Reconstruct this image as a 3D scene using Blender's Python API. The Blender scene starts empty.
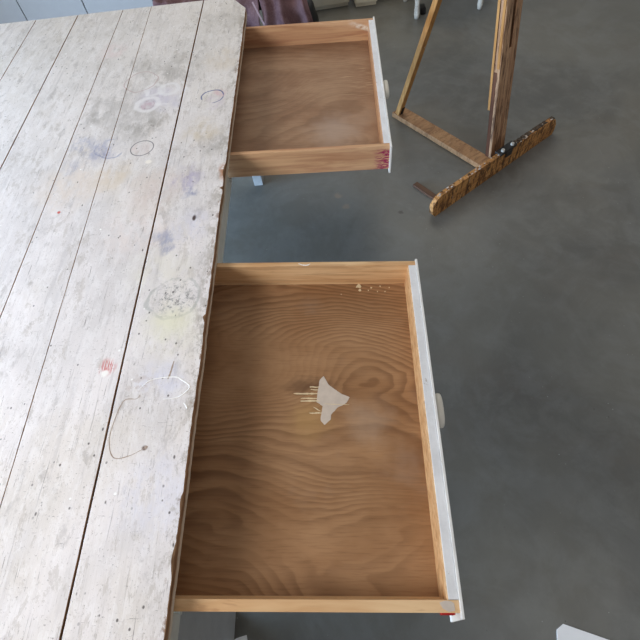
import bpy, bmesh, math, random
from mathutils import Vector, Matrix, noise
random.seed(7)
S = bpy.context.scene
C = S.collection

# ------------------------------------------------------------------ camera, light, exposure
cam_d = bpy.data.cameras.new('camera')
cam = bpy.data.objects.new('camera', cam_d); C.objects.link(cam)
r = Vector((0.99515508, -0.01948975, -0.09636662)); u = Vector((0.06970806, 0.83107305, 0.55177747)); f = Vector((-0.06933369, 0.55582168, -0.82840516))
M = Matrix(((r.x, u.x, -f.x, 0.42906), (r.y, u.y, -f.y, -0.20064), (r.z, u.z, -f.z, 1.92521), (0, 0, 0, 1)))
cam.matrix_world = M
cam_d.sensor_width = 36; cam_d.lens = 500.17 / 640 * 36; cam_d.clip_start = 0.02
S.camera = cam

w = bpy.data.worlds.new('world'); S.world = w; w.use_nodes = True
bg = w.node_tree.nodes['Background']
bg.inputs['Color'].default_value = (0.97, 0.96, 0.97, 1); bg.inputs['Strength'].default_value = 0.30

def area(name, loc, target, sx, sy, power, col):
    d = bpy.data.lights.new(name, 'AREA'); d.shape = 'RECTANGLE'; d.size = sx; d.size_y = sy; d.energy = power; d.color = col
    o = bpy.data.objects.new(name, d); C.objects.link(o); o.location = loc
    o.rotation_euler = (Vector(target) - Vector(loc)).to_track_quat('-Z', 'Y').to_euler()
    return o
area('window_light', (-2.5, -1.0, 2.9), (0.2, 0.9, 0.6), 1.8, 1.4, 120, (1.0, 0.985, 0.975))
area('low_left_fill', (-2.7, 0.8, 0.70), (0.4, 0.9, -0.1), 2.6, 1.2, 330, (0.48, 0.70, 1.0))  # added cool fill, brightens the floor from under the table; no door is modelled
area('far_warm_light', (0.6, 4.2, 3.2), (1.0, 2.2, 0.0), 2.0, 1.6, 26, (1.0, 0.92, 0.78))  # soft warm area light from overhead, aimed at the far floor

S.view_settings.view_transform = 'Standard'; S.view_settings.look = 'None'
S.view_settings.exposure = 0.0; S.view_settings.gamma = 1.0; S.view_settings.use_curve_mapping = False

# ------------------------------------------------------------------ node helpers
def lin(c):
    return tuple(((v / 255) / 12.92 if v / 255 <= 0.04045 else ((v / 255 + 0.055) / 1.055) ** 2.4) for v in c)

class NT:
    """tiny expression builder for a material's nodes"""
    def __init__(s, name, rough=0.6, spec=0.3):
        s.m = bpy.data.materials.new(name); s.m.use_nodes = True
        s.t = s.m.node_tree; s.b = s.t.nodes['Principled BSDF']
        s.b.inputs['Roughness'].default_value = rough; s.b.inputs['Specular IOR Level'].default_value = spec
        s.co = s.t.nodes.new('ShaderNodeTexCoord').outputs['Object']
    def put(s, sock, v):
        if isinstance(v, (int, float)):
            sock.default_value = v
        elif isinstance(v, tuple):
            sock.default_value = (v + (1,))[:len(sock.default_value)]
        else:
            s.t.links.new(v, sock)
    def math(s, op, a, b=0.0, clamp=False):
        n = s.t.nodes.new('ShaderNodeMath'); n.operation = op; n.use_clamp = clamp
        s.put(n.inputs[0], a); s.put(n.inputs[1], b); return n.outputs[0]
    def vec(s, scale, loc=(0, 0, 0), rot=(0, 0, 0), src=None):
        n = s.t.nodes.new('ShaderNodeMapping'); s.t.links.new(src or s.co, n.inputs[0])
        n.inputs['Scale'].default_value = scale; n.inputs['Location'].default_value = loc; n.inputs['Rotation'].default_value = rot
        return n.outputs[0]
    def noise(s, scale, v=None, detail=4, rough=0.6, dist=0.0):
        n = s.t.nodes.new('ShaderNodeTexNoise'); s.t.links.new(v or s.co, n.inputs['Vector'])
        n.inputs['Scale'].default_value = scale; n.inputs['Detail'].default_value = detail
        n.inputs['Roughness'].default_value = rough; n.inputs['Distortion'].default_value = dist
        return n.outputs[0]
    def voro(s, scale, v=None):
        n = s.t.nodes.new('ShaderNodeTexVoronoi'); s.t.links.new(v or s.co, n.inputs['Vector']); n.inputs['Scale'].default_value = scale
        return n.outputs['Distance']
    def ramp(s, x, lo, hi):
        n = s.t.nodes.new('ShaderNodeMapRange'); n.clamp = True; n.interpolation_type = 'SMOOTHSTEP'
        s.put(n.inputs[0], x); n.inputs[1].default_value = lo; n.inputs[2].default_value = hi
        return n.outputs[0]
    def mix(s, fac, a, b):
        n = s.t.nodes.new('ShaderNodeMix'); n.data_type = 'RGBA'
        s.put(n.inputs[0], fac); s.put(n.inputs[6], a); s.put(n.inputs[7], b); return n.outputs[2]
    def mul(s, a, b): return s.math('MULTIPLY', a, b)
    def sep(s):
        n = s.t.nodes.new('ShaderNodeSeparateXYZ'); s.t.links.new(s.co, n.inputs[0]); return n.outputs
    def dist(s, c, warp=0.0, wscale=20, sq=(1, 1, 1)):
        v = s.co
        if warp:
            n = s.t.nodes.new('ShaderNodeTexNoise'); s.t.links.new(s.co, n.inputs['Vector']); n.inputs['Scale'].default_value = wscale; n.inputs['Detail'].default_value = 3
            k = s.t.nodes.new('ShaderNodeVectorMath'); k.operation = 'MULTIPLY_ADD'
            s.t.links.new(n.outputs['Color'], k.inputs[0]); k.inputs[1].default_value = (warp, warp, 0)
            a = s.t.nodes.new('ShaderNodeVectorMath'); a.operation = 'ADD'; s.t.links.new(s.co, a.inputs[0]); a.inputs[1].default_value = (-warp / 2, -warp / 2, 0)
            s.t.links.new(a.outputs[0], k.inputs[2]); v = k.outputs[0]
        q = s.t.nodes.new('ShaderNodeVectorMath'); q.operation = 'MULTIPLY'; s.t.links.new(v, q.inputs[0]); q.inputs[1].default_value = sq
        d = s.t.nodes.new('ShaderNodeVectorMath'); d.operation = 'DISTANCE'; s.t.links.new(q.outputs[0], d.inputs[0])
        d.inputs[1].default_value = tuple(c[i] * sq[i] for i in range(3)); return d.outputs['Value']
    def blob(s, c, rad, soft, warp=0.06, sq=(1, 1, 0)):
        return s.ramp(s.dist(c, warp, 18, sq), rad + soft, max(rad - soft, 0))
    def ring(s, c, rad, wid, warp=0.01, sq=(1, 1, 0)):
        d = s.math('ABSOLUTE', s.math('SUBTRACT', s.dist(c, warp, 14, sq), rad)); return s.ramp(d, wid, wid * 0.3)
    def bump(s, h, strength=0.2, dist=0.002):
        n = s.t.nodes.new('ShaderNodeBump'); s.put(n.inputs['Height'], h); n.inputs['Strength'].default_value = strength; n.inputs['Distance'].default_value = dist
        s.t.links.new(n.outputs[0], s.b.inputs['Normal'])
    def out(s, col): s.put(s.b.inputs['Base Color'], col); return s.m

def plain(name, c, rough=0.6, spec=0.3, var=0.08, scale=12):
    n = NT(name, rough, spec); c = lin(c)
    return n.out(n.mix(n.ramp(n.noise(scale), 0.3, 0.7), tuple(v * (1 - var) for v in c), tuple(min(1, v * (1 + var)) for v in c)))

def wood(name, a, b, axis=0, freq=7, seed=0.0, rough=0.6, dark=None, spec=0.25):
    """straight sawn grain along an axis"""
    n = NT(name, rough, spec)
    sc = [freq * 6] * 3; sc[axis] = freq * 0.35
    g = n.noise(1, n.vec(tuple(sc), (seed, seed * 2, seed)), 5, 0.6, 0.6)
    sc2 = [freq * 22] * 3; sc2[axis] = freq * 0.8
    g2 = n.noise(1, n.vec(tuple(sc2), (seed, 3, seed)), 3, 0.6)
    col = n.mix(n.ramp(g, 0.3, 0.7), lin(a), lin(b))
    col = n.mix(n.mul(n.ramp(g2, 0.5, 0.75), 0.35), col, lin(dark or tuple(v * 0.72 for v in b)))
    n.bump(g2, 0.15, 0.001)
    return n.out(col)

# ------------------------------------------------------------------ materials
def plywood(name, seed, light, mid, dark, strong):
    n = NT(name, 0.62, 0.25)
    # rotary cut face: contour lines of a long soft hill field
    yy = n.sep()[1]
    h = n.noise(1, n.vec((1.3, 2.6, 1), (seed, seed, 0)), 1, 0.4, 0.25)
    h2 = n.noise(1, n.vec((6, 14, 1), (seed + 3, seed, 0)), 2, 0.5, 0.2)
    ph = n.math('ADD', n.math('ADD', n.mul(yy, 15.0), n.mul(h, 13.0)), n.mul(h2, 0.9))
    fr_ = n.math('FRACT', ph)
    line = n.mul(n.ramp(fr_, 0.10, 0.86), n.ramp(fr_, 1.0, 0.86))
    fr2 = n.math('FRACT', n.mul(ph, 2.73))
    line2 = n.mul(n.ramp(fr2, 0.15, 0.8), n.ramp(fr2, 1.0, 0.85))
    sel = n.ramp(n.noise(1, n.vec((1.0, 2.2, 1), (seed + 19, 5, 0)), 1), 0.42, 0.6)
    line = n.math('ADD', n.mul(line, sel), n.mul(n.mul(line2, n.math('SUBTRACT', 1.0, sel)), 0.75))
    amp = n.ramp(n.noise(1, n.vec((1.6, 3.0, 1), (seed + 9, 2, 0)), 2), 0.25, 0.62)
    fine = n.noise(1, n.vec((14, 190, 1), (seed, 1, 0)), 3, 0.6)
    patch = n.noise(1, n.vec((3.5, 6, 1), (seed + 5, 7, 0)), 4, 0.6)
    col = n.mix(n.ramp(patch, 0.3, 0.7), lin(mid), lin(light))
    col = n.mix(n.mul(n.mul(line, amp), strong), col, lin(dark))
    col = n.mix(n.mul(n.ramp(fine, 0.45, 0.8), 0.35), col, lin(dark))
    grey = n.ramp(n.noise(4, None, 4, 0.6), 0.55, 0.75)
    col = n.mix(n.mul(grey, 0.4), col, lin((160, 138, 120)))
    n.bump(fine, 0.12, 0.0008)
    return n, col

n, col = plywood('worn_plywood_base', 2.3, (172, 134, 98), (150, 111, 76), (98, 64, 40), 0.62)
col = n.mix(n.mul(n.blob((0.30, -0.39, 0), 0.028, 0.025, 0.06, (0.5, 1.4, 0)), 0.75), col, lin((92, 64, 44)))
col = n.mix(n.mul(n.blob((0.30, -0.50, 0), 0.05, 0.04, 0.06), 0.4), col, lin((196, 160, 104)))
col = n.mix(n.mul(n.blob((0.47, -0.50, 0), 0.05, 0.05, 0.1), 0.35), col, lin((190, 170, 150)))
M_ply2 = n.out(col)
n, col = plywood('faded_plywood_base', 7.9, (172, 140, 112), (148, 114, 88), (104, 76, 56), 0.32)
col = n.mix(n.mul(n.blob((0.42, -0.72, 0), 0.09, 0.07, 0.1), 0.45), col, lin((184, 168, 158)))
streak = n.mul(n.ramp(n.noise(1, n.vec((10, 120, 1)), 3), 0.55, 0.7), n.blob((0.55, -0.35, 0), 0.12, 0.1, 0.1))
col = n.mix(n.mul(streak, 0.7), col, lin((214, 186, 150)))
M_ply1 = n.out(col)

n = NT('pine_drawer_side', 0.6, 0.25)
x, y, z = n.sep()
g = n.noise(1, n.vec((3, 30, 40), (1, 0, 0)), 4, 0.55, 0.5)
c2 = n.mix(n.ramp(g, 0.3, 0.72), lin((230, 196, 152)), lin((206, 162, 116)))
c2 = n.mix(n.mul(n.ramp(n.noise(1, n.vec((4, 30, 60), (5, 0, 0)), 3, 0.6, 1.2), 0.52, 0.62), 0.3), c2, lin((146, 96, 62)))
n.bump(g, 0.1, 0.001)
M_side2 = n.out(c2)

n = NT('stained_pine_drawer_side', 0.65, 0.2)
x, y, z = n.sep()
g = n.noise(1, n.vec((3, 60, 40), (4, 0, 2)), 5, 0.6, 0.8)
c2 = n.mix(n.ramp(g, 0.3, 0.72), lin((216, 176, 136)), lin((184, 136, 104)))
edge = n.mul(n.ramp(x, 0.545, 0.60), n.ramp(n.noise(1, n.vec((55, 8, 190)), 3, 0.6), 0.44, 0.56))
edge = n.mul(edge, n.ramp(y, -0.94, -0.965))
c2 = n.mix(n.mul(edge, n.ramp(z, -0.005, -0.03)), c2, lin((150, 28, 84)))
scr = n.mul(n.ramp(n.math('ADD', n.mul(x, 0.35), n.math('MULTIPLY', z, 1.0)), 0.150, 0.163), n.ramp(n.math('ADD', n.mul(x, 0.35), z), 0.185, 0.172))
c2 = n.mix(n.mul(n.mul(n.mul(scr, n.ramp(x, 0.48, 0.56)), n.ramp(y, -0.1, -0.02)), n.ramp(n.noise(60), 0.35, 0.6)), c2, lin((236, 224, 206)))
n.bump(g, 0.1, 0.001)
M_side1 = n.out(c2)

def white_paint(name, base, chipc, seed, amount=0.62):
    n = NT(name, 0.5, 0.35)
    a = n.noise(9, n.vec((1, 1, 1), (seed, 0, 0)), 6, 0.7); b_ = n.noise(60, n.vec((1, 0.4, 1), (seed, 2, 0)), 4, 0.7)
    col = n.mix(n.ramp(a, 0.3, 0.7), lin(base), lin(tuple(v * 0.92 for v in base)))
    chip = n.mul(n.ramp(b_, amount, amount + 0.05), n.ramp(a, 0.4, 0.6))
    n.bump(b_, 0.15, 0.001)
    return n.out(n.mix(chip, col, lin(chipc)))
M_front = white_paint('white_painted_front', (236, 238, 241), (170, 160, 150), 1)
M_frontcap = white_paint('bright_white_front_lip', (240, 240, 238), (190, 170, 150), 3, 0.66)
M_frame = white_paint('pale_painted_frame', (228, 230, 222), (190, 182, 170), 5, 0.68)
M_legp = white_paint('darkened_frame_paint', (186, 188, 188), (140, 132, 124), 6, 0.68)  # frame paint greyed for the legs, offsets the strong low fill on them
M_knob = plain('ivory_knob_paint', (244, 240, 228), 0.4, 0.4, 0.02)

# --- paint-spattered table boards
n = NT('worn_white_table_paint', 0.62, 0.3)
gr = n.noise(1, n.vec((46, 2.2, 10)), 6, 0.65, 0.4)
gr2 = n.noise(1, n.vec((190, 5, 10), (3, 1, 0)), 4, 0.7)
big = n.noise(3.2, n.vec((1.4, 0.8, 1)), 5, 0.6)
mid = n.noise(14, n.vec((1.4, 0.7, 1), (5, 5, 0)), 6, 0.7)
col = n.mix(n.ramp(big, 0.35, 0.65), lin((230, 223, 220)), lin((212, 206, 203)))
warm = n.ramp(n.noise(2.3, n.vec((1.2, 0.8, 1), (8, 3, 0)), 5, 0.65), 0.48, 0.66)
col = n.mix(n.mul(warm, 0.4), col, lin((214, 204, 190)))
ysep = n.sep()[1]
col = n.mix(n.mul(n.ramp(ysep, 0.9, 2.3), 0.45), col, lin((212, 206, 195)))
col = n.mix(n.mul(n.mul(n.ramp(gr, 0.50, 0.68), n.ramp(n.noise(5, n.vec((1, .5, 1), (6, 2, 0)), 4), 0.4, 0.62)), 0.38), col, lin((174, 168, 166)))
peel = n.ramp(n.noise(17, n.vec((1.8, 0.7, 1), (3.3, 6.1, 0)), 8, 0.78, 0.3), 0.51, 0.55)
col = n.mix(n.mul(peel, 0.28), col, lin((242, 238, 236)))
peel = n.ramp(n.noise(15, n.vec((1.8, 0.7, 1), (1.3, 9.1, 0)), 8, 0.8, 0.3), 0.55, 0.59)
col = n.mix(n.mul(peel, 0.38), col, lin((174, 164, 152)))
sc1 = n.ramp(n.noise(1, n.vec((26, 210, 1), (2, 2, 0), (0, 0, 0.5)), 4, 0.7, 0.6), 0.66, 0.70)
sc2 = n.ramp(n.noise(1, n.vec((210, 14, 1), (5, 2, 0), (0, 0, 0.12)), 4, 0.7, 0.4), 0.64, 0.69)
col = n.mix(n.mul(n.math('MAXIMUM', sc1, sc2), 0.75), col, lin((128, 118, 114)))
grit = n.ramp(n.noise(170, None, 4, 0.8), 0.60, 0.68)
col = n.mix(n.mul(grit, 0.75), col, lin((138, 128, 122)))
col = n.mix(n.mul(n.ramp(gr2, 0.60, 0.72), 0.5), col, lin((140, 132, 128)))
col = n.mix(n.mul(n.ramp(mid, 0.56, 0.68), 0.4), col, lin((158, 151, 146)))
def add(mask, c, k):
    global col
    col = n.mix(n.mul(mask, k), col, lin(c))
# grey grime towards the far boards
for c, rad, k in [((-0.30, 1.95), 0.10, .5), ((-0.52, 1.80), 0.10, .45), ((-0.40, 1.62), 0.10, .35), ((-0.10, 2.35), 0.08, .25), ((-0.33, 1.56), 0.07, .5), ((-0.58, 1.66), 0.05, .6), ((-0.05, 1.42), 0.05, .55), ((-0.47, 2.03), 0.06, .4)]:
    add(n.mul(n.blob((c[0], c[1], 0), rad, rad * 0.8, 0.12), n.ramp(n.noise(22, n.vec((1, 0.5, 1)), 5, 0.7), 0.35, 0.6)), (142, 136, 128), k)
blue = [((-0.512, 1.448), 0.055, (120, 128, 168), .7), ((-0.60, 1.50), 0.04, (130, 138, 172), .6), ((-0.136, 1.226), 0.05, (150, 140, 180), .65), ((-0.12, 1.17), 0.028, (110, 122, 160), .7), ((-0.185, 0.954), 0.028, (110, 124, 164), .75), ((-0.165, 0.90), 0.018, (90, 104, 150), .7), ((-0.08, 1.70), 0.035, (196, 180, 196), .6), ((-0.30, 1.73), 0.05, (180, 176, 196), .5), ((-0.60, 1.36), 0.03, (130, 140, 172), .5),
        ((-0.09, 0.99), 0.06, (206, 204, 220), .5), ((-0.10, 0.42), 0.05, (214, 214, 230), .6), ((-0.06, 0.12), 0.08, (212, 212, 226), .5)]
brk = n.ramp(n.noise(28, n.vec((1, 0.5, 1), (2, 4, 0)), 6, 0.75), 0.36, 0.62)
for c, rad, cc, k in blue: add(n.mul(brk, n.blob((c[0], c[1], 0), rad * 1.1, rad * 0.7, 0.11)), cc, k * 0.85)
pink = [((-0.341, 1.435), 0.030, (214, 196, 190), .6), ((-0.369, 1.727), 0.016, (198, 160, 164), .8), ((-0.06, 1.76), 0.018, (214, 176, 180), .6), ((-0.62, 2.2), 0.05, (220, 196, 192), .5), ((-0.28, 0.99), 0.09, (226, 208, 198), .4), ((-0.58, 1.25), 0.10, (220, 204, 188), .6), ((-0.42, 1.28), 0.06, (210, 192, 166), .55), ((-0.11, 1.50), 0.06, (200, 184, 156), .6), ((-0.07, 2.02), 0.07, (206, 190, 166), .5), ((-0.25, 1.20), 0.08, (210, 188, 176), .4), ((-0.10, 0.58), 0.07, (224, 218, 200), .6), ((-0.17, 0.80), 0.08, (226, 220, 204), .5)]
for c, rad, cc, k in pink: add(n.mul(n.blob((c[0], c[1], 0), rad * 1.15, rad * 0.7, 0.10), n.ramp(n.noise(17, n.vec((1, 0.5, 1), (9, 4, 0)), 6, 0.75), 0.34, 0.6)), cc, k)
# pinkish comb marks by the crack
comb = n.mul(n.blob((-0.265, 0.475, 0), 0.022, 0.012, 0.02), n.ramp(n.noise(1, n.vec((300, 20, 1)), 2), 0.45, 0.55))
add(comb, (200, 96, 92), .8)
add(n.blob((-0.268, 0.455, 0), 0.009, 0.004, 0.02), (246, 244, 238), .9)
# cup rings and brush-pot rings
add(n.blob((-0.335, 1.77, 0), 0.075, 0.05, 0.08), (198, 192, 206), .5)
add(n.ring((-0.372, 1.722, 0), 0.048, 0.015, 0.04), (236, 232, 230), .6)
add(n.ring((-0.355, 1.826, 0), 0.038, 0.015, 0.05), (232, 229, 227), .5)
add(n.ring((-0.295, 1.822, 0), 0.040, 0.014, 0.05), (230, 227, 226), .6)
add(n.mul(n.ring((-0.30, 1.80, 0), 0.085, 0.012, 0.06), n.ramp(n.noise(12), 0.42, 0.55)), (234, 231, 230), .6)
add(n.mul(n.ring((-0.37, 1.72, 0), 0.028, 0.004, 0.03), n.ramp(n.noise(25), 0.42, 0.55)), (176, 140, 150), .5)
add(n.ring((-0.341, 1.435, 0), 0.045, 0.0028, 0.006), (86, 84, 88), .85)
add(n.mul(n.ring((-0.470, 1.45, 0), 0.06, 0.005, 0.04), n.ramp(n.noise(11), 0.4, 0.55)), (112, 124, 160), .5)
arc = n.mul(n.ring((-0.095, 1.733, 0), 0.046, 0.004, 0.02), n.ramp(n.noise(9), 0.42, 0.5))
add(arc, (84, 96, 140), .9)
add(n.ring((-0.43, 1.90, 0), 0.075, 0.003, 0.03), (180, 146, 142), .6)
add(n.mul(n.ring((-0.105, 0.697, 0), 0.078, 0.007, 0.05), n.ramp(n.noise(14), 0.35, 0.55)), (164, 165, 158), .55)
add(n.blob((-0.10, 0.61, 0), 0.05, 0.04, 0.06), (226, 222, 192), .6)
spk = n.mul(n.blob((-0.105, 0.70, 0), 0.06, 0.03, 0.03), n.ramp(n.noise(70, None, 5, 0.8), 0.5, 0.62))
add(spk, (110, 110, 108), .75)
add(n.mul(n.blob((-0.16, 0.41, 0), 0.04, 0.03, 0.04), n.ramp(n.noise(50, None, 4, 0.7), 0.45, 0.6)), (190, 176, 168), .6)
# flaking at the outer edge
xs = n.sep()[0]
flake = n.mul(n.ramp(xs, -0.06, 0.0), n.ramp(n.noise(26, n.vec((1, 0.6, 1), (4, 0, 0)), 6, 0.75), 0.50, 0.6))
add(flake, (168, 160, 150), .75)
fl2 = n.mul(n.ramp(xs, -0.022, 0.002), n.ramp(n.noise(34, n.vec((1, 0.5, 1), (1, 9, 0)), 6, 0.75), 0.56, 0.62))
add(fl2, (126, 92, 66), .9)
add(n.mul(n.blob((-0.004, 1.255, 0), 0.016, 0.010, 0.03, (1, 0.4, 0)), n.ramp(n.noise(60), 0.4, 0.5)), (176, 118, 76), .9)
add(n.blob((-0.585, 1.115, 0), 0.006, 0.002, 0.004), (196, 70, 60), .9)
add(n.blob((-0.085, 1.03, 0), 0.006, 0.003, 0.012, (1, .5, 0)), (60, 40, 34), .95)
add(n.blob((-0.114, 0.235, 0), 0.006, 0.003, 0.01), (96, 70, 54), .9)
add(n.blob((-0.30, 1.35, 0), 0.012, 0.004, 0.02), (240, 232, 220), .9)
# specks and nail dots
v = n.voro(38, n.vec((1, 0.8, 1), (0.3, 0.1, 0)))
vn = n.ramp(n.noise(5, n.vec((1, 1, 1), (2, 2, 0))), 0.46, 0.6)
add(n.mul(n.ramp(v, 0.13, 0.07), vn), (70, 62, 58), .85)
v2 = n.voro(16, n.vec((1, 0.55, 1), (4.3, 0.7, 0)))
add(n.ramp(v2, 0.055, 0.03), (60, 50, 46), .8)
v3 = n.voro(11, n.vec((1, 1, 1), (8.3, 2.7, 0)))
add(n.ramp(v3, 0.05, 0.03), (246, 244, 240), .9)
n.bump(n.math('ADD', gr2, mid), 0.25, 0.0015)
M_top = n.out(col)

n = NT('raw_table_edge', 0.75, 0.15)
a = n.noise(30, n.vec((1, 0.25, 2)), 6, 0.7)
b_ = n.noise(12, n.vec((1, 0.5, 1), (2, 0, 0)), 5, 0.7)
ec = n.mix(n.ramp(a, 0.35, 0.65), lin((164, 130, 100)), lin((120, 90, 66)))
zz = n.sep()[2]
ec = n.mix(n.ramp(n.math('ADD', zz, n.mul(b_, 0.03)), 0.762, 0.752), ec, lin((206, 194, 176)))
n.bump(a, 0.5, 0.003)
M_edge = n.out(ec)

n = NT('worn_grey_floor', 0.42, 0.4)
big = n.noise(1.1, None, 6, 0.6, 0.6); med = n.noise(7, None, 7, 0.7, 0.4)
fc = n.mix(n.ramp(big, 0.35, 0.65), lin((116, 114, 106)), lin((99, 98, 93)))
xf, yf, _z = n.sep()
fc = n.mix(n.mul(n.ramp(med, 0.42, 0.7), 0.4), fc, lin((130, 130, 124)))
fc = n.mix(n.mul(n.ramp(n.noise(2.5, n.vec((1, 1, 1), (7, 1, 0)), 5, 0.7), 0.5, 0.7), 0.35), fc, lin((108, 101, 92)))
sp = n.mul(n.ramp(n.voro(26), 0.07, 0.04), n.ramp(n.noise(3), 0.5, 0.6))
fc = n.mix(n.mul(sp, 0.6), fc, lin((176, 178, 176)))
sp = n.mul(n.ramp(n.voro(17, n.vec((1, 1, 1), (3, 3, 0))), 0.05, 0.03), n.ramp(n.noise(4), 0.48, 0.6))
fc = n.mix(n.mul(sp, 0.6), fc, lin((48, 48, 46)))
sw = n.ramp(n.noise(1.7, n.vec((1, 1, 1), (3, 8, 0)), 5, 0.7, 1.5), 0.46, 0.58)
fc = n.mix(n.mul(sw, 0.18), fc, lin((134, 136, 134)))
sc_ = n.ramp(n.noise(1, n.vec((90, 4, 1), (3, 8, 0), (0, 0, 0.7)), 3, 0.6), 0.68, 0.74)
fc = n.mix(n.mul(sc_, 0.25), fc, lin((140, 142, 140)))
for c, rd, cc in (((0.384, 1.908), 0.02, (150, 134, 116)), ((0.424, 1.824), 0.018, (150, 134, 116)), ((0.718, 1.743), 0.012, (58, 50, 44))):
    fc = n.mix(n.mul(n.blob((c[0], c[1], 0), rd, rd * 0.5, 0.05), 0.6), fc, lin(cc))
n.put(n.b.inputs['Roughness'], n.math('ADD', n.mul(med, 0.3), 0.25))
n.bump(med, 0.1, 0.002)
M_floor = n.out(fc)

M_wall = plain('pale_wall_paint', (196, 196, 192), 0.8, 0.2, 0.03)
M_cream = plain('cream_cabinet_paint', (214, 206, 184), 0.6, 0.3, 0.04)
M_grey = plain('light_grey_cabinet_paint', (158, 156, 154), 0.5, 0.3, 0.02)
M_dark = plain('gap_shade_grey', (58, 60, 66), 0.5, 0.4, 0.1)
M_black = plain('black_rubber_and_slot_shade', (26, 26, 28), 0.5, 0.4, 0.1)
M_whiteleg = white_paint('chipped_white_leg', (226, 224, 214), (120, 110, 100), 8, 0.6)
n = NT('mauve_cloth', 0.9, 0.1)
a = n.noise(9, None, 5, 0.7); b_ = n.noise(120, None, 3, 0.7)
mc = n.mix(n.ramp(a, 0.35, 0.7), lin((122, 96, 98)), lin((92, 68, 72)))
mc = n.mix(n.mul(n.ramp(b_, 0.5, 0.7), 0.25), mc, lin((158, 138, 138)))
n.bump(b_, 0.3, 0.002); M_cloth = n.out(mc)
M_paint = plain('dried_grey_white_paint', (204, 192, 180), 0.5, 0.3, 0.08, 30)
M_cream_p = plain('dried_cream_paint', (222, 204, 168), 0.5, 0.3, 0.05, 40)
M_whitep = plain('dried_white_paint', (244, 242, 238), 0.45, 0.3, 0.03)
M_brownp = plain('faded_brown_stroke', (164, 146, 132), 0.7, 0.2, 0.1, 60)
M_red = plain('red_paint', (178, 34, 34), 0.5, 0.3, 0.1, 60)
M_paper = plain('white_paper', (236, 238, 240), 0.8, 0.2, 0.02)

M_stub = wood('dark_brown_wood', (112, 84, 66), (88, 64, 50), 1, 7)
def easel_wood(name, a, b, dark, k, seed):
    n = NT(name, 0.6, 0.25)
    g = n.noise(1, n.vec((34, 34, 2.4) if seed < 5 else (3, 40, 40), (seed, 0, 0)), 5, 0.65, 0.6)
    s_ = n.noise(1, n.vec((60, 60, 6) if seed < 5 else (22, 60, 10), (seed, 4, 1)), 6, 0.75, 0.3)
    col = n.mix(n.ramp(g, 0.3, 0.7), lin(a), lin(b))
    col = n.mix(n.mul(n.ramp(s_, 0.46, 0.60), k), col, lin(dark))
    col = n.mix(n.mul(n.ramp(n.noise(34, n.vec((1, 1, 0.4), (seed, 7, 0)), 3), 0.69, 0.73), 0.8), col, lin((224, 214, 200)))
    n.bump(s_, 0.4, 0.002)
    return n.out(col)
M_post = easel_wood('paint_worn_post_wood', (208, 170, 134), (166, 126, 96), (84, 60, 46), 0.8, 1)
M_strut = easel_wood('golden_easel_wood', (206, 156, 96), (184, 132, 76), (140, 96, 54), 0.35, 2)
M_rail = easel_wood('brown_easel_base_wood', (190, 148, 106), (166, 124, 88), (112, 82, 58), 0.5, 6)
n = NT('paint_dripped_tray_wood', 0.6, 0.25)
g = n.noise(1, n.vec((4, 20, 50)), 5, 0.65, 0.5)
bc = n.mix(n.ramp(g, 0.3, 0.7), lin((214, 160, 98)), lin((176, 122, 70)))
dr = n.noise(1, n.vec((36, 30, 9)), 6, 0.75, 0.5)
bc = n.mix(n.mul(n.ramp(dr, 0.50, 0.56), 0.85), bc, lin((104, 68, 42)))
bc = n.mix(n.mul(n.ramp(n.noise(1, n.vec((48, 30, 16), (5, 3, 1)), 6, 0.75), 0.54, 0.58), 0.85), bc, lin((58, 48, 38)))
bc = n.mix(n.mul(n.ramp(n.noise(1, n.vec((60, 30, 14), (9, 3, 1)), 5, 0.7), 0.63, 0.68), 0.8), bc, lin((214, 204, 188)))
n.bump(dr, 0.6, 0.004)
M_board = n.out(bc)

# ------------------------------------------------------------------ mesh helpers
def obj(name, bm, mats, parent=None, smooth=False, loc=None):
    me = bpy.data.meshes.new(name); bmesh.ops.recalc_face_normals(bm, faces=bm.faces)
    if smooth:
        for fc_ in bm.faces: fc_.smooth = True
    bm.to_mesh(me); bm.free()
    for m in (mats if isinstance(mats, (list, tuple)) else [mats]): me.materials.append(m)
    o = bpy.data.objects.new(name, me); C.objects.link(o)
    if parent: o.parent = parent
    if loc: o.location = loc
    return o
def thing(name, label, cat, loc=(0, 0, 0), rz=0.0, group=None):
    o = bpy.data.objects.new(name, None); C.objects.link(o); o.empty_display_size = 0.1
    o.location = loc; o.rotation_euler = (0, 0, rz); o['label'] = label; o['category'] = cat
    if group: o['group'] = group
    return o
def tag(o, label, cat, group=None):
    o['label'] = label; o['category'] = cat
    if group: o['group'] = group
    return o
def box(bm, x0, x1, y0, y1, z0, z1, bev=0.0, mi=0, mat=None):
    vs = [bm.verts.new((x_, y_, z_)) for z_ in (z0, z1) for x_, y_ in ((x0, y0), (x1, y0), (x1, y1), (x0, y1))]
    fs = [bm.faces.new([vs[i] for i in q]) for q in ((0, 3, 2, 1), (4, 5, 6, 7), (0, 1, 5, 4), (1, 2, 6, 5), (2, 3, 7, 6), (3, 0, 4, 7))]
    for q in fs: q.material_index = mi
    if bev:
        ed = list({e for q in fs for e in q.edges})
        rs = bmesh.ops.bevel(bm, geom=ed, offset=bev, segments=2, affect='EDGES', profile=0.6)
        for q in rs['faces']: q.material_index = mi
    return vs
def newbox(*a, **k):
    bm = bmesh.new(); box(bm, *a, **k); return bm
def prism(bm, pts, z0, z1, mi=0):
    lo = [bm.verts.new((a_, b2, z0)) for a_, b2 in pts]; hi = [bm.verts.new((a_, b2, z1)) for a_, b2 in pts]
    bm.faces.new(lo[::-1]).material_index = mi; bm.faces.new(hi).material_index = mi
    for i in range(len(pts)):
        j = (i + 1) % len(pts); bm.faces.new((lo[i], lo[j], hi[j], hi[i])).material_index = mi
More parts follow.
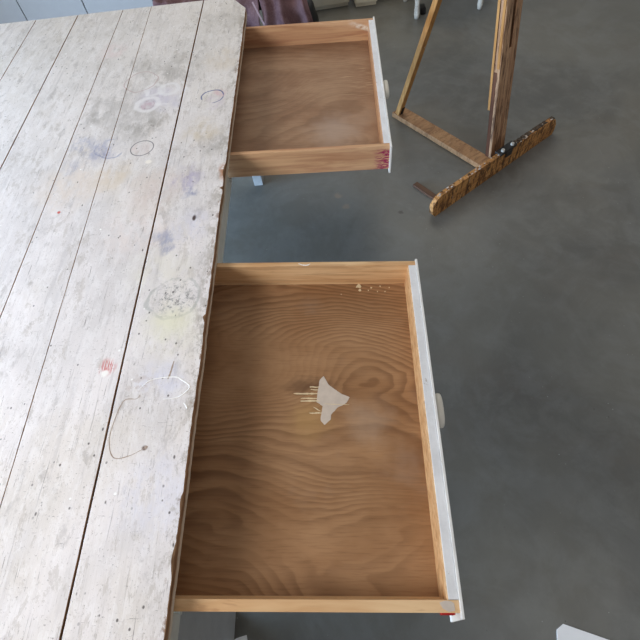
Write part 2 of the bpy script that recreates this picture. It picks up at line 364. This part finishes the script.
def bar(bm, a, b, wx, wy, up=(0, 1, 0), bev=0.002):
    """square-sawn bar between two points"""
    a = Vector(a); b = Vector(b); d = (b - a).normalized(); s_ = d.cross(Vector(up)).normalized(); t_ = s_.cross(d)
    n0 = len(bm.verts); vs = box(bm, -wx / 2, wx / 2, -wy / 2, wy / 2, 0, (b - a).length, 0)
    Mx = Matrix(((s_.x, t_.x, d.x, a.x), (s_.y, t_.y, d.y, a.y), (s_.z, t_.z, d.z, a.z), (0, 0, 0, 1)))
    bmesh.ops.transform(bm, matrix=Mx, verts=vs)
    if bev: bmesh.ops.bevel(bm, geom=list({e for v_ in vs for e in v_.link_edges}), offset=bev, segments=1, affect='EDGES')
def ribbon(bm, pts, wid, z, h=0.0007):
    """a raised dried stroke following points on a flat surface"""
    n_ = len(pts); P = []
    for i in range(n_ - 1):
        p0 = Vector(pts[max(i - 1, 0)]); p1 = Vector(pts[i]); p2 = Vector(pts[i + 1]); p3 = Vector(pts[min(i + 2, n_ - 1)])
        for k in range(6):
            t = k / 6; P.append(0.5 * ((2 * p1) + (p2 - p0) * t + (2 * p0 - 5 * p1 + 4 * p2 - p3) * t * t + (3 * p1 - p0 - 3 * p2 + p3) * t ** 3))
    P.append(Vector(pts[-1])); L = []; R_ = []
    for i, q in enumerate(P):
        d = (P[min(i + 1, len(P) - 1)] - P[max(i - 1, 0)]).normalized(); nn = Vector((-d.y, d.x))
        ww = wid * (0.35 + 0.65 * math.sin(math.pi * (i + 0.6) / (len(P) + 0.2))) * (0.7 + 0.6 * random.random()) / 2
        L.append(q + nn * ww); R_.append(q - nn * ww)
    top = [(bm.verts.new((l.x, l.y, z + h * 0.4)), bm.verts.new((q.x, q.y, z + h)), bm.verts.new((r_.x, r_.y, z + h * 0.4))) for l, q, r_ in zip(L, P, R_)]
    bot = [(bm.verts.new((l.x, l.y, z - 0.0005)), bm.verts.new((r_.x, r_.y, z - 0.0005))) for l, r_ in zip(L, R_)]
    for i in range(len(P) - 1):
        a, b, c = top[i]; d, e, g_ = top[i + 1]
        bm.faces.new((a, d, e, b)); bm.faces.new((b, e, g_, c)); bm.faces.new((bot[i][0], bot[i + 1][0], d, a)); bm.faces.new((c, g_, bot[i + 1][1], bot[i][1]))

# ------------------------------------------------------------------ setting
o = obj('floor', newbox(-4, 5, -2.5, 5.0, -0.05, 0), M_floor); o['kind'] = 'structure'
o = obj('wall_back', newbox(-4, 5, 5.0, 5.1, 0, 3.0), M_wall); o['kind'] = 'structure'

# ------------------------------------------------------------------ work table
T = 0.76
table = thing('work_table', 'long worn white-painted plank work table spattered with paint, two drawers pulled open', 'table', (0, 0, 0))
Y0, Y1 = -0.62, 2.6045
seams = [(0.0, 0.0), (-0.219, -0.229), (-0.430, -0.505), (-0.640, -0.657), (-0.90, -0.90), (-1.13, -1.13), (-1.36, -1.36), (-1.60, -1.60)]
gaps = [0, 0.0046, 0.0007, 0.0013, 0.003, 0.002, 0.003, 0]
bm = bmesh.new()
def n1(v_, s_): return noise.noise(Vector((v_ * s_, s_ * 1.7, 3.1)))
N = 330
for k in range(len(seams) - 1):
    rows = []
    for i in range(N + 1):
        y_ = Y0 + (Y1 - Y0) * i / N; t = i / N
        xr = seams[k][0] + (seams[k][1] - seams[k][0]) * t - gaps[k] / 2
        xl = seams[k + 1][0] + (seams[k + 1][1] - seams[k + 1][0]) * t + gaps[k + 1] / 2
        bv = 0.0012
        if k == 0:
            xr += 0.0022 * n1(y_, 9) + 0.0012 * n1(y_, 40)
            bv = 0.0014 + 0.002 * max(0, n1(y_, 14)) + 0.002 * max(0, n1(y_, 60))
            for yc, hw, dp in ((1.171, 0.006, 0.014), (0.618, 0.008, 0.009), (1.255, 0.035, 0.006), (0.10, 0.02, 0.004), (-0.02, 0.03, 0.006)):
                if abs(y_ - yc) < hw: bv += dp * (1 - abs(y_ - yc) / hw) ** 0.5
            if y_ > 2.47: xr -= (y_ - 2.47) * 0.62
        else:
            xr += 0.0006 * n1(y_, 12)
        ye = y_ + (0.002 * n1(k + 0.3, 5) if i == N else 0)
        lo = T - 0.033
        rows.append([bm.verts.new(q) for q in ((xl, ye, lo), (xl, ye, T - 0.0012), (xl + 0.0012, ye, T), (xr - bv, ye, T), (xr - bv * 0.35, ye, T - bv * 0.35), (xr, ye, T - bv), (xr + (0.0008 * n1(y_, 25) if k == 0 else 0), ye, (lo + T) / 2), (xr, ye, lo))])
    for i in range(N):
        a, b = rows[i], rows[i + 1]
        for j in range(8):
            j2 = (j + 1) % 8
            fc_ = bm.faces.new((a[j], a[j2], b[j2], b[j]))
            fc_.material_index = 0 if j in (1, 2) else 1
            if k and j in (3, 4): fc_.material_index = 1
    for e_, ro in ((0, rows[0]), (1, rows[-1])):
        bm.faces.new(ro if e_ else ro[::-1]).material_index = 1
obj('tabletop', bm, [M_top, M_edge], table)
bm = bmesh.new()
for pts, wd in [([(-0.157, 0.4), (-0.13, 0.425), (-0.067, 0.43), (-0.044, 0.419), (-0.02, 0.397), (-0.048, 0.369), (-0.088, 0.366)], 0.0038),
                ([(-0.03, 0.352), (-0.022, 0.342), (-0.019, 0.335)], 0.004)]:
    ribbon(bm, pts, wd, T)
obj('white_paint_stroke', bm, M_whitep, table)['label'] = 'thin dried white squiggle of paint'
bm = bmesh.new()
for pts, wd in [([(-0.075, 0.479), (-0.080, 0.44), (-0.084, 0.425)], 0.005), ([(-0.153, 0.382), (-0.162, 0.371), (-0.196, 0.366), (-0.211, 0.296), (-0.209, 0.251), (-0.189, 0.214), (-0.15, 0.217), (-0.114, 0.235)], 0.0026),
                ([(-0.114, 0.240), (-0.108, 0.234)], 0.008)]:
    ribbon(bm, pts, wd, T, 0.0004)
obj('brown_paint_stroke', bm, M_brownp, table)['label'] = 'faint brown looping stroke'

# frame under the top: skirt with drawer openings, legs
XA = -0.030; ZU = T - 0.033
bm = bmesh.new()
for y0, y1 in ((-0.50, -0.115), (0.875, 1.38), (2.385, 2.50)):
    box(bm, XA - 0.022, XA, y0, y1, 0.59, ZU, 0.001)
box(bm, XA - 0.022, XA - 0.002, -0.115, 2.385, 0.575, 0.592, 0.001)
obj('skirt', bm, M_frame, table)
for nm, b4 in (('skirt', (-1.55, -1.53, -0.5, 2.5)), ('skirt', (-1.53, XA - 0.022, -0.5, -0.478)), ('skirt', (-1.53, XA - 0.022, 2.478, 2.5))):
    obj(nm, newbox(*b4, 0.59, ZU), M_frame, table)
for x0, x1 in ((-0.092, -0.041), (-1.53, -1.465)):
    for y0, y1 in ((-0.168, -0.072), (2.05, 2.125)):
        obj('leg', newbox(x0, x1, y0, y1, 0, 0.576, bev=0.003), M_legp, table)
for y0, y1 in ((-0.15, -0.09), (2.06, 2.11)):
    obj('cross_rail', newbox(-1.465, -0.106, y0, y1, 0.50, 0.574), M_frame, table)

def drawer(name, y, a, tilt, zr, W, L, H_, ply, side, lean, over=0.012, tn=0.017):
    """local: u along +x out of the table, -y across, z=0 at the rim"""
    hold = obj(name, bmesh.new(), side, table)
    hold.location = (0, y, zr); hold.rotation_euler = (0, tilt, a)
    U0 = -0.12; t = 0.017
    me = hold.data; bm = bmesh.new()
    for k, (ya, yb) in enumerate(((-t, 0), (-W, -W + tn))):
        vs = box(bm, U0, L - 0.0065, ya, yb, -H_, 0, 0.0012)
        if k and lean:
            for v_ in bm.verts:
                if v_.co.y < -W / 2 and v_.co.z < -H_ / 2: v_.co.y += lean
    box(bm, U0 - 0.002, U0 + 0.014, -W + tn, -t, -H_, -0.001, 0)
    box(bm, L - 0.0305, L - 0.030 + 0.002, -W + tn, -t, -H_, -0.0015, 0)
    bmesh.ops.recalc_face_normals(bm, faces=bm.faces); bm.to_mesh(me); bm.free()
    obj('drawer_bottom', newbox(U0 + 0.002, L - 0.030, -W + tn * 0.5 + lean, -t * 0.5, -H_ + 0.004, -H_ + 0.012), ply, hold)
    obj('front_board', newbox(L - 0.0285, L - 0.0068, -W + tn + 0.001, -t - 0.001, -H_, 0.0008, bev=0.001), M_front, hold)['label'] = 'white-painted inner front board'
    fp = obj('front_panel', newbox(L - 0.0063, L + 0.001, -W - over, 0.006, -H_ - 0.012, 0.004, bev=0.0015), M_frontcap, hold)
    return hold

def knob(par, u0, v0, wid, z0=-0.045):
    bm = bmesh.new()
    bmesh.ops.create_uvsphere(bm, u_segments=24, v_segments=16, radius=1)
    for v_ in bm.verts:
        c = v_.co
        f_ = lambda q, e: math.copysign(abs(q) ** e, q)
        c.x = f_(c.x, 0.55) * 0.0115 + 0.0165; c.y = f_(c.y, 0.7) * wid / 2; c.z = f_(c.z, 0.9) * 0.022
    bmesh.ops.create_cone(bm, cap_ends=True, segments=16, radius1=0.014, radius2=0.012, depth=0.014,
                          matrix=Matrix.Translation((0.006, 0, 0)) @ Matrix.Rotation(math.pi / 2, 4, 'Y'))
    o = obj('knob', bm, M_knob, par, smooth=True); o.location = (u0, v0, z0); o['label'] = 'ivory oval knob'
    return o

d2 = drawer('drawer', 0.8589, -0.02569, 0.07283, T - 0.04222, 0.976, 0.6425, 0.10732, M_ply2, M_side2, 0.016, 0.012, 0.024)
d2['label'] = 'wide nearer drawer with a white paint spill on its base'
knob(d2, 0.6425, -0.495, 0.10)
d1 = drawer('drawer', 2.36384, -0.0118, 0.0326, T - 0.03877, 0.96935, 0.62491, 0.10732, M_ply1, M_side1, 0.0)
d1['label'] = 'farther drawer with pink paint on its corner'
knob(d1, 0.62491, -0.53, 0.115)

# dried paint in the near drawer (a real skin of paint on the base)
zb = -0.10732 + 0.012
sp = [(0.3423, 0.3619), (0.357, 0.3917), (0.3946, 0.4208), (0.4176, 0.4304), (0.4084, 0.4492), (0.3823, 0.463), (0.3649, 0.4828), (0.3619, 0.5009), (0.345, 0.5157), (0.3337, 0.5008), (0.3365, 0.4782), (0.3393, 0.4582), (0.322, 0.4457), (0.3264, 0.4044), (0.3304, 0.3751)]
bm = bmesh.new()
fine = []
for i in range(len(sp)):
    a, b = Vector(sp[i]), Vector(sp[(i + 1) % len(sp)])
    for k in range(4):
        q = a.lerp(b, k / 4); fine.append((q.x + 0.0015 * n1(i * 4 + k, 1.3), -q.y + 0.0015 * n1(i * 4 + k, 2.3)))
prism(bm, fine, zb - 0.0004, zb + 0.0006)
obj('paint_spill', bm, M_paint, d2)['label'] = 'dried grey-white star-shaped paint spill'
bm = bmesh.new()
for a, b, wd in (((0.3011, 0.3978), (0.3305, 0.398), .0045), ((0.2546, 0.4185), (0.3276, 0.4189), .005), ((0.2755, 0.4345), (0.3277, 0.4347), .0035), ((0.2757, 0.4424), (0.3307, 0.4426), .005), ((0.3023, 0.4796), (0.3385, 0.4797), .004), ((0.3041, 0.4059), (0.3276, 0.4077), .0035), ((0.3135, 0.4612), (0.3336, 0.4736), .003), ((0.345, 0.452), (0.416, 0.4545), .002)):
    pts = [(a[0] + (b[0] - a[0]) * t_, -(a[1] + (b[1] - a[1]) * t_) + 0.0008 * random.uniform(-1, 1)) for t_ in (0, .33, .66, 1)]
    ribbon(bm, pts, wd, zb, 0.0012)
obj('paint_streak', bm, M_cream_p, d2)['label'] = 'cream streaks running from the spill'
for (cx, cy, rr) in ((0.4597, 0.0262, 0.0075), (0.4622, 0.0432, 0.0045), (0.452, 0.030, 0.003), (0.50, 0.034, 0.003), (0.53, 0.028, 0.0025), (0.545, 0.05, 0.002), (0.49, 0.045, 0.002), (0.56, 0.034, 0.002), (0.52, 0.05, 0.0018), (0.40, 0.06, 0.0015)):
    pts = [(cx + rr * (1 + 0.25 * math.sin(3 * t_ + cx * 90)) * math.cos(t_), -cy + rr * (1 + 0.2 * math.cos(2 * t_ + cy * 80)) * math.sin(t_)) for t_ in [i_ * math.tau / 12 for i_ in range(12)]]
    bm = bmesh.new(); prism(bm, pts, zb - 0.0004, zb + 0.001)
    obj('paint_drop', bm, M_cream_p, d2)['label'] = 'small dried cream paint drop'
bm = bmesh.new()
pts = [(0.594, -0.957), (0.605, -0.9535), (0.618, -0.954), (0.625, -0.958), (0.6255, -0.972), (0.612, -0.974), (0.600, -0.968)]
prism(bm, pts, -0.0004, 0.0006)
obj('paint_smear', bm, M_paint, d2)['label'] = 'grey-white paint smear on the corner'
bm = bmesh.new(); box(bm, 0.598, 0.626, -0.979, -0.974, -0.03, -0.004)
obj('paint_smear', bm, M_red, d2)['label'] = 'red paint smear on the corner'
bm = bmesh.new(); ribbon(bm, [(0.262, -0.006), (0.275, -0.012), (0.29, -0.013), (0.30, -0.007)], 0.004, 0.0)
obj('paint_chip', bm, M_whitep, d2)

# ------------------------------------------------------------------ easel, in its own frame: x along the front tray, -y back
easel = thing('easel', 'old wooden studio easel with paint-crusted tray, standing on the grey floor', 'easel', (0.883, 1.690, 0), math.atan2(0.60838735, 0.79364024))
# in this frame local x = along the board, local -y = towards the camera side; back is +y
bm = bmesh.new()
# front tray board: outline with knocked, sloping ends and a battered top edge
top = []
for i in range(41):
    a = 0.035 + (0.905 - 0.035) * i / 40
    top.append((a, 0.124 - 0.012 * (a / 0.95) + 0.003 * n1(a, 30)))
out_ = [(0.0, 0.0), (-0.022, 0.03), (-0.022, 0.085), (0.004, 0.112)] + top + [(0.935, 0.10), (0.955, 0.06), (0.955, 0.02), (0.945, 0.0)]
fr = [bm.verts.new((a, 0.0, z_)) for a, z_ in out_]; bk = [bm.verts.new((a, 0.024, z_)) for a, z_ in out_]
bm.faces.new(fr); bm.faces.new(bk[::-1])
for i in range(len(out_)):
    j = (i + 1) % len(out_); bm.faces.new((fr[i], bk[i], bk[j], fr[j]))
obj('tray_board', bm, M_board, easel)['label'] = 'front board crusted with paint drips'
M_crust = easel_wood('paint_crusted_lip', (74, 62, 52), (96, 80, 64), (40, 34, 30), 0.8, 2)
bm = bmesh.new()
for i in range(26):
    a = 0.50 + i * 0.0165; box(bm, a, a + 0.017, 0.003 + 0.003 * random.random(), 0.028, 0.108, 0.119 + 0.006 * random.random() - 0.009 * i / 26)
obj('tray_lip', bm, M_crust, easel)['label'] = 'dark paint-caked lip'
bm = bmesh.new()
for i in range(46):
    a = random.uniform(0.02, 0.93); s_ = random.uniform(0.002, 0.006); zt = 0.123 - 0.012 * a
    bmesh.ops.create_icosphere(bm, subdivisions=1, radius=s_, matrix=Matrix.Translation((a, random.uniform(0.002, 0.022), zt + s_ * 0.2)) @ Matrix.Diagonal((1.8, 1, 0.6, 1)))
o = obj('paint_crumbs', bm, M_paint, easel); o['kind'] = 'stuff'; o['label'] = 'pale dried paint crumbs on the edge'
bm = newbox(0.432, 0.520, 0.026, 0.785, 0.0, 0.030, bev=0.002)
obj('base_rail', bm, M_rail, easel)
bm = newbox(0.080, 0.112, 0.026, 0.245, 0.0, 0.014, bev=0.002)
obj('foot_stub', bm, M_stub, easel)
# slotted post: two cheeks joined below the slot, plus the lighter sliding batten on its left side
PL = 1.75; lean = math.atan(0.115)
post = obj('post', bmesh.new(), M_post, easel)
bm = bmesh.new()
box(bm, 0, 0.047, 0, 0.034, 0, PL, 0.0015); box(bm, 0.068, 0.108, 0, 0.034, 0, PL, 0.0015); box(bm, 0.047, 0.068, 0, 0.034, 0, 0.60); box(bm, 0.047, 0.068, 0, 0.034, PL - 0.15, PL)
bmesh.ops.recalc_face_normals(bm, faces=bm.faces); bm.to_mesh(post.data); bm.free()
post.location = (0.515, 0.080, 0.0); post.rotation_euler = (-lean, 0, 0)
bm = bmesh.new(); box(bm, -0.002, 0.012, 0.036, 0.050, 0.30, PL - 0.1, 0.001)
obj('batten', bm, M_strut, post)['label'] = 'lighter wooden batten behind the post'
bm = bmesh.new(); box(bm, 0.040, 0.075, 0.0345, 0.042, 0.55, PL - 0.2)  # black strip added so the slot opening looks deeply shaded
obj('slot_shade_strip', bm, M_black, post)['label'] = 'black strip added behind the slot as its shade'
bm = bmesh.new(); box(bm, -0.003, 0.012, 0.0345, 0.0355, 0.02, PL - 0.1)
obj('batten_backing', bm, M_stub, post)['label'] = 'dark reddish-brown strip'
bm = bmesh.new(); box(bm, -0.003, 0.0, 0.016, 0.034, 0.0, 0.50, 0.001)
obj('side_strip', bm, wood('dark_red_wood', (116, 78, 58), (92, 60, 44), 2, 7), post)['label'] = 'dark reddish side strip'
bm = bmesh.new(); box(bm, -0.004, 0.0, 0.004, 0.018, 0.52, PL - 0.1, 0.001)
obj('batten', bm, M_strut, post)['label'] = 'pale wooden strip on the side of the post'
bm = bmesh.new(); bar(bm, (0.452, 0.748, 0.03), (0.500, 0.285, 1.56), 0.036, 0.030, up=(0, 1, 0))
obj('back_strut', bm, M_strut, easel)['label'] = 'golden wooden rear strut leaning in'
bm = bmesh.new(); bar(bm, (0.458, 0.752, 0.028), (0.462, 0.735, 0.085), 0.022, 0.045)
obj('hinge', bm, M_black, easel)['label'] = 'dark metal hinge'
bm = bmesh.new()
box(bm, 0.47, 0.60, -0.004, 0.036, 0.112, 0.126, 0.002); box(bm, 0.515, 0.560, -0.010, 0.0, 0.085, 0.120, 0.002)
clampo = obj('clamp', bm, plain('grimy_black_metal', (44, 40, 36), 0.5, 0.5, 0.3, 60), easel); clampo['label'] = 'dark metal clamp'
for a in (0.50, 0.575):
    bm = bmesh.new(); bmesh.ops.create_cone(bm, cap_ends=True, segments=12, radius1=0.010, radius2=0.009, depth=0.012, matrix=Matrix.Translation((a, 0.010, 0.131)))
    obj('bolt', bm, plain('worn_steel', (200, 198, 190), 0.4, 0.5), clampo)

# ------------------------------------------------------------------ background furniture
stool = thing('stool', 'white chipped-paint wooden stool standing behind the easel', 'stool', (0, 0, 0))
def turned_leg(x_, y_, par):
    bm = bmesh.new(); prof = [(0, .017), (.02, .019), (.03, .021), (.10, .017), (.2, .024), (.33, .03), (.45, .03)]
    rings = []
    for z_, rr in prof: rings.append([bm.verts.new((x_ + rr * math.cos(t_), y_ + rr * math.sin(t_), z_)) for t_ in [i_ * math.tau / 14 for i_ in range(14)]])
    for a, b in zip(rings, rings[1:]):
        for i in range(14): bm.faces.new((a[i], a[(i + 1) % 14], b[(i + 1) % 14], b[i]))
    bm.faces.new(rings[0][::-1]); bm.faces.new(rings[-1])
    l_ = obj('leg', bm, M_whiteleg, par, smooth=True)
    return l_
for x_, y_ in ((1.046, 3.745), (1.517, 3.785), (0.995, 4.03), (1.47, 4.07)): turned_leg(x_, y_, stool)
bm = newbox(0.96, 1.56, 3.70, 4.12, 0.451, 0.49, bev=0.006); obj('seat', bm, M_whiteleg, stool)
bm = newbox(1.0, 1.51, 3.755, 4.06, 0.36, 0.4505); obj('seat_frame', bm, M_whiteleg, stool)
tag(obj('bag', newbox(1.078, 1.12, 3.78, 3.86, 0, 0.05, bev=0.012), M_black, smooth=True), 'small dark lump on floor against the left front leg of the white stool', 'pouch').name = 'pouch'

for i, (x0, x1, y_, h_, lab) in enumerate(((0.235, 0.575, 4.00, 0.42, 'cream wooden cabinet nearest the mauve cloth, leftmost of three'), (0.60, 0.79, 3.99, 0.42, 'narrow cream wooden cabinet, middle of three at back'), (0.80, 1.25, 4.10, 0.42, 'cream wooden cabinet behind the white stool, rightmost of three'))):
    cb = thing('cream_cabinet', lab, 'cabinet', (x0, y_, 0), 0.10 if i == 0 else 0.05, 'cream cabinets along the back')
    obj('cabinet_body', newbox(0, x1 - x0 - 0.01, 0.02, 0.36, 0.03, h_, bev=0.003), M_cream, cb)
    obj('plinth', newbox(0.01, x1 - x0 - 0.02, 0.03, 0.34, 0, 0.03), M_cream, cb)
    dr_ = obj('door', newbox(0.006, x1 - x0 - 0.016, 0.0, 0.0195, 0.035, h_ - 0.01, bev=0.003), M_cream, cb)

gc = thing('grey_cabinet', 'light grey storage cabinet behind the far left end of table', 'cabinet', (-2.6, 4.2, 0))
obj('cabinet_body', newbox(0, 1.585, 0.02, 0.5, 0.0, 0.9), M_grey, gc)
for x0, x1 in ((0.0, 0.505), (0.512, 1.022), (1.030, 1.585)):
    dd = obj('door', newbox(x0, x1, 0.0, 0.0195, 0.02, 0.88, bev=0.002), M_grey, gc)
obj('gap_shade_strip', newbox(1.590, 1.635, 0.0, 0.5, 0.0, 0.9), M_dark, gc)['label'] = 'dark grey strip standing in for the shaded gap'  # shade of the gap between cabinets, built as a dark strip
obj('end_panel', newbox(1.638, 1.70, 0.0, 0.5, 0.0, 0.9), M_grey, gc)['label'] = 'light end panel'

# mauve cloth over a dark low stool
ds = thing('low_seat', 'dark low seat hidden under the mauve cloth behind the far drawer', 'stool', (-0.20, 3.52, 0))
obj('seat', newbox(-0.34, 0.34, -0.02, 0.2, 0.28, 0.37, bev=0.02), M_black, ds)
for sx in (-0.33, 0.29):
    for sy in (0.0, 0.14): obj('leg', newbox(sx, sx + 0.04, sy, sy + 0.04, 0, 0.28), M_black, ds)
def cloth(x0, x1, seed, ytop):
    bm = bmesh.new(); NU, NV = 70, 60; G = []
    for j in range(NV + 1):
        v_ = j / NV; row = []
        for i in range(NU + 1):
            u_ = i / NU; x_ = x0 + (x1 - x0) * u_
            # path: from back on the seat, over the front edge, down to the floor, bulging out
            s_ = v_ * 0.95
            if s_ < 0.38: py, pz = 3.78 - s_, 0.44
            else:
                q = min((s_ - 0.38) / 0.42, 1.0); py = 3.40 - 0.16 * math.sin(q * 1.5) - max(0, s_ - 0.80) * 0.6; pz = 0.44 - 0.43 * q
            fold = math.sin(u_ * 17 + seed + 3 * v_ + 2 * noise.noise(Vector((u_ * 3, v_ * 2, seed)))) * 0.03
            cr = noise.noise(Vector((x_ * 9, v_ * 7, seed))) * 0.05 + noise.noise(Vector((x_ * 22, v_ * 15, seed + 4))) * 0.02
            dn = min(1, v_ * 1.6)
            row.append(bm.verts.new((x_ + 0.05 * noise.noise(Vector((u_ * 2, v_ * 4, seed + 2))) + (u_ - 0.5) * 0.10 * v_, py - (fold + cr) * dn, max(0.012, pz + (cr + fold) * (0.7 if s_ < 0.4 else 0.25)))))
        G.append(row)
    for j in range(NV):
        for i in range(NU): bm.faces.new((G[j][i], G[j][i + 1], G[j + 1][i + 1], G[j + 1][i]))
    return bm
cl = thing('mauve_cloth', 'crumpled mauve cloth draped in folds behind the far drawer', 'cloth', (0, 0, 0))
for x0, x1, sd, nm in ((-0.74, -0.085, 1.0, 'left_fold'), (-0.015, 0.245, 5.0, 'right_fold')):
    o = obj('cloth_panel', cloth(x0, x1, sd, 0), M_cloth, cl, smooth=True)
    m_ = o.modifiers.new('thickness', 'SOLIDIFY'); m_.thickness = 0.006
bm = bmesh.new()
for i in range(9):
    a = Vector((-0.088 + 0.012 * i, 3.32 - 0.006 * i, 0.42 - 0.03 * i)); b = Vector((-0.088 + 0.012 * (i + 1), 3.32 - 0.006 * (i + 1), 0.42 - 0.03 * (i + 1)))
    bar(bm, a, b, 0.011, 0.004, bev=0)
obj('strap', bm, plain('dusty_pink_strap', (172, 146, 148), 0.8, 0.2), cl)['label'] = 'paler narrow strap'

bm = bmesh.new(); bmesh.ops.create_uvsphere(bm, u_segments=20, v_segments=14, radius=1)
for v_ in bm.verts:
    c = v_.co; c.x *= 0.052; c.y *= 0.10; c.z = c.z * 0.11 + 0.11; c.x += 0.01 * math.sin(c.z * 30)
o = obj('black_bag', bm, M_black, smooth=True); o.location = (0.262, 3.72, 0); tag(o, 'black rounded bag on floor beside the mauve cloth', 'bag')

# paper on the floor
bm = bmesh.new()
prism(bm, [(0.996, -0.150), (1.02, -0.135), (1.20, -0.20), (1.13, -0.40), (0.955, -0.33)], 0.0005, 0.004)
tag(obj('paper_sheet', bm, M_paper), 'white sheet of paper on the floor at lower right', 'paper')
bm = bmesh.new()
prism(bm, [(-0.032, -0.150), (0.0, -0.142), (0.03, -0.25), (-0.05, -0.28), (-0.08, -0.175)], 0.0005, 0.003)
tag(obj('paper_scrap', bm, M_paper), 'small white paper scrap at the foot of the near table leg', 'paper')
